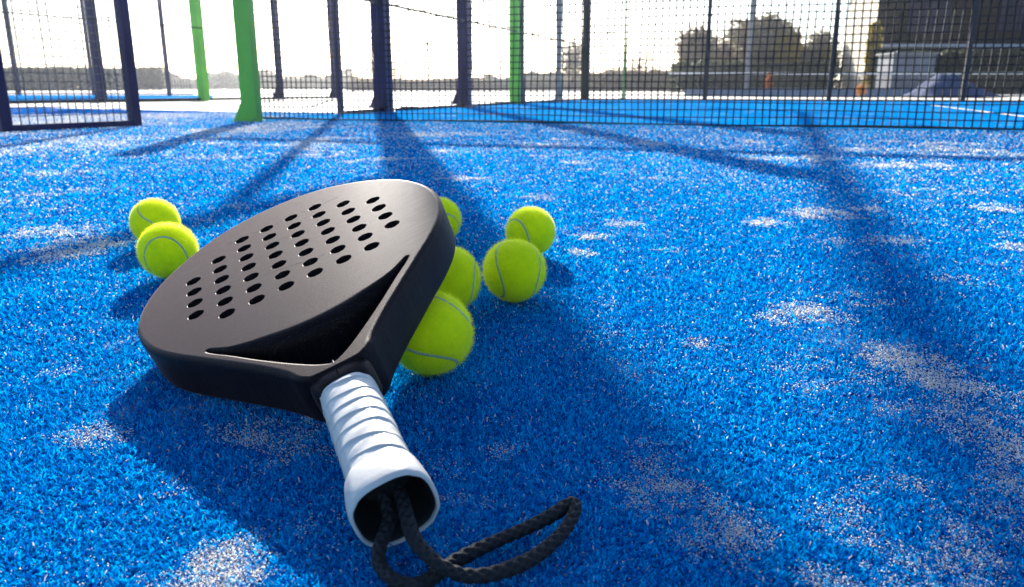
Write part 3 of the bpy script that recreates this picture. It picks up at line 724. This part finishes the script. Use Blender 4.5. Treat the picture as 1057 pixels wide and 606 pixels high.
def crown(par, lobes, n, size, m, name='crown'):
    vt = []
    tot = sum(l[3]*l[4]*l[5] for l in lobes)
    for (x, y, z, rx, ry, rz) in lobes:
        k = max(20, int(n*rx*ry*rz/tot)); d = rng.normal(size=(k, 3)); d /= np.linalg.norm(d, axis=1)[:, None]
        r = rng.random(k)**.45*(1+.24*np.sin(d[:, 0]*7+x)*np.sin(d[:, 2]*6+z)+.07*rng.normal(size=k))
        c = np.array([x, y, z])+d*r[:, None]*np.array([rx, ry, rz])
        a = rng.normal(size=(k, 3)); a /= np.linalg.norm(a, axis=1)[:, None]; bb = np.cross(a, rng.normal(size=(k, 3))); bb /= np.linalg.norm(bb, axis=1)[:, None]
        s_ = (size*(.5+rng.random(k)))[:, None]
        vt.append(np.stack([c-a*s_, c-bb*s_*.6, c+a*s_, c+bb*s_*.6], 1))
    vt = np.concatenate(vt); n = len(vt)
    clump = (np.sin(vt[:, 0, 0]*3.1)*np.sin(vt[:, 0, 2]*3.7+1)*.25+.5)+(rng.random(n)-.5)*.7
    return quads_mesh(name, vt.reshape(-1, 3), 4, [(0, 1, 2, 3)], m, par, attr=np.clip(clump, 0, 1))
def trunk(par, h, r, limbs, spread):
    b = MB(); b.tube([(0, 0, 0), (.03*h, 0, h*.3), (-.02*h, .01*h, h*.6)], [r*1.3, r, r*.7], 9)
    for i in range(limbs):
        a = 2*PI*i/limbs+random.random(); z0 = h*(.3+.3*random.random()); e = Vector((math.cos(a)*spread, math.sin(a)*spread, h*(.75+.2*random.random())))
        b.tube([(0, 0, z0), (e.x*.45, e.y*.45, (z0+e.z)*.5), tuple(e)], [r*.6, r*.4, r*.12], 6)
    return b.build('trunk', BARK, par, True)
def tree(x, d, ytop, wpx, m, lab, extra=None, n=5000, cat='tree', group=None, lobes=None):
    p = far(x, d); e = empty('tree', p); h = hgt(ytop, d); R = wpx/2/827.6*d
    trunk(e, h, max(.08, h*.03), 7, R*.7)
    L = []
    for i in range(lobes or 9):
        a = random.random()*2*PI; q = random.random()**.6
        L.append((math.cos(a)*R*.6*q, math.sin(a)*R*.6*q, h*(.36+.42*random.random()), R*(.38+.2*random.random()), R*.5, h*(.16+.08*random.random())))
    L.append((0, 0, h*.80, R*.45, R*.45, h*.18)); L.append((0, 0, h*.5, R*.8, R*.7, h*.34))
    crown(e, L, n, h*.022, m)
    if extra:
        ox, oz, rr, mm = extra; crown(e, [(ox*R, -R*.6, h*oz, R*rr, R*.35, h*rr*.6)], n//4, h*.022, mm, 'yellow_foliage')
    tag(e, lab, cat, group); return e
tree(717, 55, 24, 46, FGR, 'squarish grey brown tree, leftmost of the trees beyond the back fence', n=11000)
tree(745, 58, 36, 46, FGR, 'lower grey tree between the squarish tree and the big round tree', n=10000)
tree(788, 50, 12, 84, FG, 'big round tree with a patch of yellow leaves behind the back fence', (.2, .55, .38, FY), 20000)
tree(842, 50, 30, 54, FP, 'pale thin leaved tree between the round tree and the dark building', (.1, .5, .35, FY), 7000)
tree(590, 75, 40, 46, FP, 'pale sparse tree right of the green pillar, fading in the glare', None, 3000)
tree(660, 95, 52, 60, FP, 'thin bare tree between the green pole and the squarish tree', None, 900)
tree(396, 75, 56, 40, FP, 'flat topped pale tree far away behind the thickest navy pillar', None, 3000)
# far hedges
def hedge(x0, x1, d, ytop, m, lab, n=9000, name='hedge', thick=1.6, leaf=.09, seed=1, rough=.12):
    a = far(x0, d); c = far(x1, d); L = (c-a).length; h = hgt(ytop, d); k = n
    t = rng.random(k)*L
    prof = h*(1-rough+rough*(np.sin(t*1.1*40/d+seed)*.5+np.sin(t*2.7*40/d+seed*2)*.3+np.sin(t*6*40/d)*.25))
    z = rng.random(k)**.8*prof; y = rng.random(k)*thick
    cc = np.stack([t, y, z], 1); A = rng.normal(size=(k, 3)); A /= np.linalg.norm(A, axis=1)[:, None]; B = np.cross(A, rng.normal(size=(k, 3))); B /= np.linalg.norm(B, axis=1)[:, None]
    s_ = (leaf*(.5+rng.random(k)))[:, None]
    vt = np.stack([cc-A*s_, cc-B*s_*.6, cc+A*s_, cc+B*s_*.6], 1).reshape(-1, 3)
    e = quads_mesh(name, vt, 4, [(0, 1, 2, 3)], m, None, attr=rng.random(k)); e.location = a
    tag(e, lab, 'hedge'); return e
hedge(-80, 160, 90, 69, FD, 'long dark clipped hedge on the horizon behind the left gate', 16000, leaf=.22, thick=3, rough=.05)
hedge(140, 360, 150, 69, FP, 'ragged line of pale far trees between the gate and the thin navy posts', 7000, 'far_tree_line', 5, .45, 2, .35)
hedge(360, 500, 80, 80, FGR, 'low brown hedge far behind the thick navy pillars', 8000, leaf=.16, thick=3, rough=.1)
hedge(500, 606, 100, 72, FP, 'pale hedge far away between the green pillar and the corner post', 7000, leaf=.25, thick=3, seed=4, rough=.25)
hedge(604, 700, 60, 71, FGR, 'grey brown hedge far behind the thin green pole', 7000, leaf=.15, thick=3, seed=5, rough=.12)
hedge(700, 868, 46, 62, FD, 'dark green hedge below the round tree behind the far net', 12000, leaf=.13, thick=3, seed=6, rough=.08)
hedge(905, 1120, 33, 48, FD, 'dark green hedge in front of the dark building', 12000, leaf=.1, thick=.8, seed=8, rough=.08)
# masts beyond the centre
for i, (x, yt, lab) in enumerate(((414, 50, 'thin far mast right of the thickest pillar'), (443, 42, 'thin far mast, tallest of those between the two thick pillars'), (491, 52, 'thin far mast just right of the second thick pillar'), (516, 60, 'short thin far mast left of the green pillar'), (366, 58, 'thin far mast left of the thickest pillar'), (628, 30, 'thin tall far mast between corner post and green pole'))):
    d = 60; p = far(x, d); h = hgt(yt, d); b = MB(); b.tube([(0, 0, 0), (0, 0, h)], [.06, .04], 8); o = b.build('mast', STEEL); o.location = p
    b = MB(); b.bar((-.3, 0, h*.93), (.3, 0, h*.93), .05); b.build('cross_arm', STEEL, o); tag(o, lab, 'mast', 'thin masts on the horizon')
# central far fence of pickets
e = empty('picket_fence', (0, 0, 0)); tag(e, 'low brown fence across the far edge of the pale pavement', 'fence')
a = far(356, 45); c = far(606, 45); b = MB()
for z in (.12, .35): b.bar(a+Vector((0, 0, z)), c+Vector((0, 0, z)), .05)
b.build('rail', mat('weathered_wood', (.16, .12, .10), .8), e)
b = MB()
for i in range(120): q = lerp(a, c, (i+.5)/120); b.bar(q+Vector((0, -.06, 0)), q+Vector((0, -.06, .5+.05*random.random())), .06, .02)
b.build('pickets', mat('grey_wood', (.17, .13, .11), .8), e)

# ------------------------------------------------------------------ building on the right
def building():
    d = 40.; x0 = far(866, d+9).x; d0 = d+9; xc = far(897, d).x; x1 = far(1180, d).x; h = 7.5
    e = empty('clubhouse', (0, 0, 0)); tag(e, 'large dark clad building with pale end wall rising out of the frame at right', 'building')
    PALE = mat('pale_render', (.42, .36, .26), .85, var=.2, scale=1.2, bump=.3); DK = mat('dark_cladding', (.012, .008, .005), .8, spec=.1, var=.35, scale=1.4)
    b = MB(); q = [(x0, d0), (xc, d), (xc+5, d+.01), (x0+5, d0)]
    b.loft([[(px_, py_, 0) for px_, py_ in q], [(q[0][0], q[0][1], hgt(15, d0)), (q[1][0], q[1][1], h), (q[2][0], q[2][1], h), (q[3][0], q[3][1], h)]])
    b.build('end_wall', PALE, e)
    b = MB(); fq = [(xc+.004, d-.02), (x1, d-.02), (x1, d0-.05), (x0+.06, d0-.05)]; b.loft([[(a_, b2, 0) for a_, b2 in fq], [(a_, b2, h-.01) for a_, b2 in fq]]); b.build('facade', DK, e)
    b = MB()
    for i in range(22):
        xx = xc+.5+i*.62; b.box((xx, d-.07, 2.4), (xx+.05, d-.022, h-.1))
    b.build('battens', DK, e)
    b = MB(); rq = [(xc-.2, d-.4), (x1, d-.4), (x1, d0), (x0+1.2, d0)]; b.loft([[(a_, b2, h+.004) for a_, b2 in rq], [(a_, b2, h+.25) for a_, b2 in rq]]); b.build('roof', STEEL, e)
    b = MB(); b.box((far(893, d).x, d-1.6, 2.12), (x1-1, d-.06, 2.24)); b.build('canopy', mat('pale_canopy', (.25, .26, .30), .5), e)
    GL_ = mat('dark_glass', (.006, .007, .02), .5, spec=.1)
    for i, x in enumerate((930, 952, 1022, 1042)):
        xx = far(x, d).x; w_ = MB()
        w_.box((xx, d-.08, 2.9), (xx+.7, d-.054, 6.2)); f_ = w_.build('window', GL_, e)
        b = MB(); b.box((xx-.06, d-.10, 2.84), (xx, d-.053, 6.26)); b.box((xx+.7, d-.10, 2.84), (xx+.76, d-.053, 6.26)); b.build('frame', NAVY, f_)
    return e
building()
def simple_boxobj(name, x0, x1, y0, y1, d, depth, m, lab, cat, parts=()):
    e = empty(name, (0, 0, 0)); a = far(x0, d).x; c = far(x1, d).x; zt = hgt(y0, d); zb = max(0, hgt(y1, d)) if y1 < 96 else 0
    b = MB(); b.box((a, d, zb), (c, d+depth, zt)); o = b.build('body', m, e); bv = o.modifiers.new('bv', 'BEVEL'); bv.width = .015; bv.segments = 2
    tag(e, lab, cat); return e, a, c, zt
GREYM = mat('grey_metal', (.10, .11, .14), .5, var=.15, scale=2)
e, a, c, zt = simple_boxobj('storage_cabinet', 919, 962, 56, 99, 28, 1.2, GREYM, 'grey metal storage cabinet standing before the hedge at right', 'cabinet')
b = MB(); m_ = (a+c)/2; b.box((a+.05, 27.96, .08), (m_-.01, 27.998, zt-.08)); b.build('door', GREYM, e)
b = MB(); b.box((m_+.01, 27.96, .08), (c-.05, 27.998, zt-.08)); b.build('door', GREYM, e)
b = MB(); b.box((a-.06, 27.9, zt+.002), (c+.06, 29.3, zt+.06)); b.build('lid', STEEL, e)
# tarpaulin covered heap
def tarp():
    d = 20; a = far(962, d); c = far(1046, d); L = c.x-a.x; b = MB(); nx, ny = 36, 14
    for i in range(nx+1):
        for j in range(ny+1):
            t = i/nx; s_ = j/ny; ridge = min(1, t/.25)*min(1, (1-t)/.55)
            z = hgt(77, d)*ridge*math.sin(PI*min(1, s_*1.3+.0) if s_ < .5 else PI*(.65+.35*(s_-.5)/.5))*(1+.08*math.sin(i*.9+j))+.004
            b.v.append((a.x+L*t+.03*math.sin(j*1.3), d+2*s_, max(.004, z)))
    for i in range(nx):
        for j in range(ny): n = i*(ny+1)+j; b.f.append((n, n+ny+1, n+ny+2, n+1))
    o = b.build('tarpaulin', mat('bluegrey_tarp', (.06, .075, .13), .9, spec=.05, var=.2, scale=1.5), None, True)
    tag(o, 'pale blue grey tarpaulin over a sloping heap, right of the grey cabinet', 'tarpaulin')
tarp()
# low wall and small things behind the back fence
e = empty('low_wall', (0, 0, 0)); tag(e, 'low blue grey wall behind the back fence below the trees', 'wall')
a = far(700, 24); c = far(960, 24); b = MB(); b.bar(Vector((a.x, 23, .10)), Vector((c.x, 22, .10)), .25, .2); b.build('wall_body', mat('bluegrey_block', (.20, .22, .27), .8, var=.2, scale=3, bump=.3), e)
b = MB(); b.bar(Vector((a.x, 23, .212)), Vector((c.x, 22, .212)), .3, .022); b.build('coping', mat('grey_coping', (.3, .3, .31), .8), e)
def shrub(x, d, ytop, wpx, m, lab, n=500):
    p = far(x, d); e = empty('shrub', p); h = hgt(ytop, d); R = wpx/2/827.6*d
    crown(e, [(0, 0, h*.55, R, R*.7, h*.45)], n, h*.07, m, 'foliage')
    b = MB()
    b.tube([(0, 0, 0), (R*.1, 0, h*.3), (0, 0, h*.6)], [.03, .02, .006], 6)
    b.build('trunk', BARK, e); tag(e, lab, 'shrub'); return e
shrub(889, 21, 87, 12, foliage_mat('orange_leaves', (.45, .20, .05), (.6, .3, .1)), 'small orange shrub at the foot of the pale end wall')
shrub(793, 23, 76, 7, foliage_mat('rust_leaves', (.35, .12, .05), (.5, .2, .08)), 'small rust coloured shrub under the round tree')
shrub(897, 34, 22, 7, FY, 'tall narrow yellow shrub against the building corner', 900)

# ------------------------------------------------------------------ air
hb = MB(); hb.box((-430, -50, -1.1), (430, 530, 14)); hz = hb.build('haze', None); hz['kind'] = 'stuff'
hm = bpy.data.materials.new('haze_air'); hm.use_nodes = True; hn = hm.node_tree
for n_ in list(hn.nodes):
    if n_.type != 'OUTPUT_MATERIAL': hn.nodes.remove(n_)
pv = hn.nodes.new('ShaderNodeVolumePrincipled'); pv.inputs['Color'].default_value = (.95, .96, 1, 1); pv.inputs['Density'].default_value = .0005; pv.inputs['Anisotropy'].default_value = .78
hn.links.new(pv.outputs[0], hn.nodes['Material Output'].inputs['Volume']); hz.data.materials.append(hm)
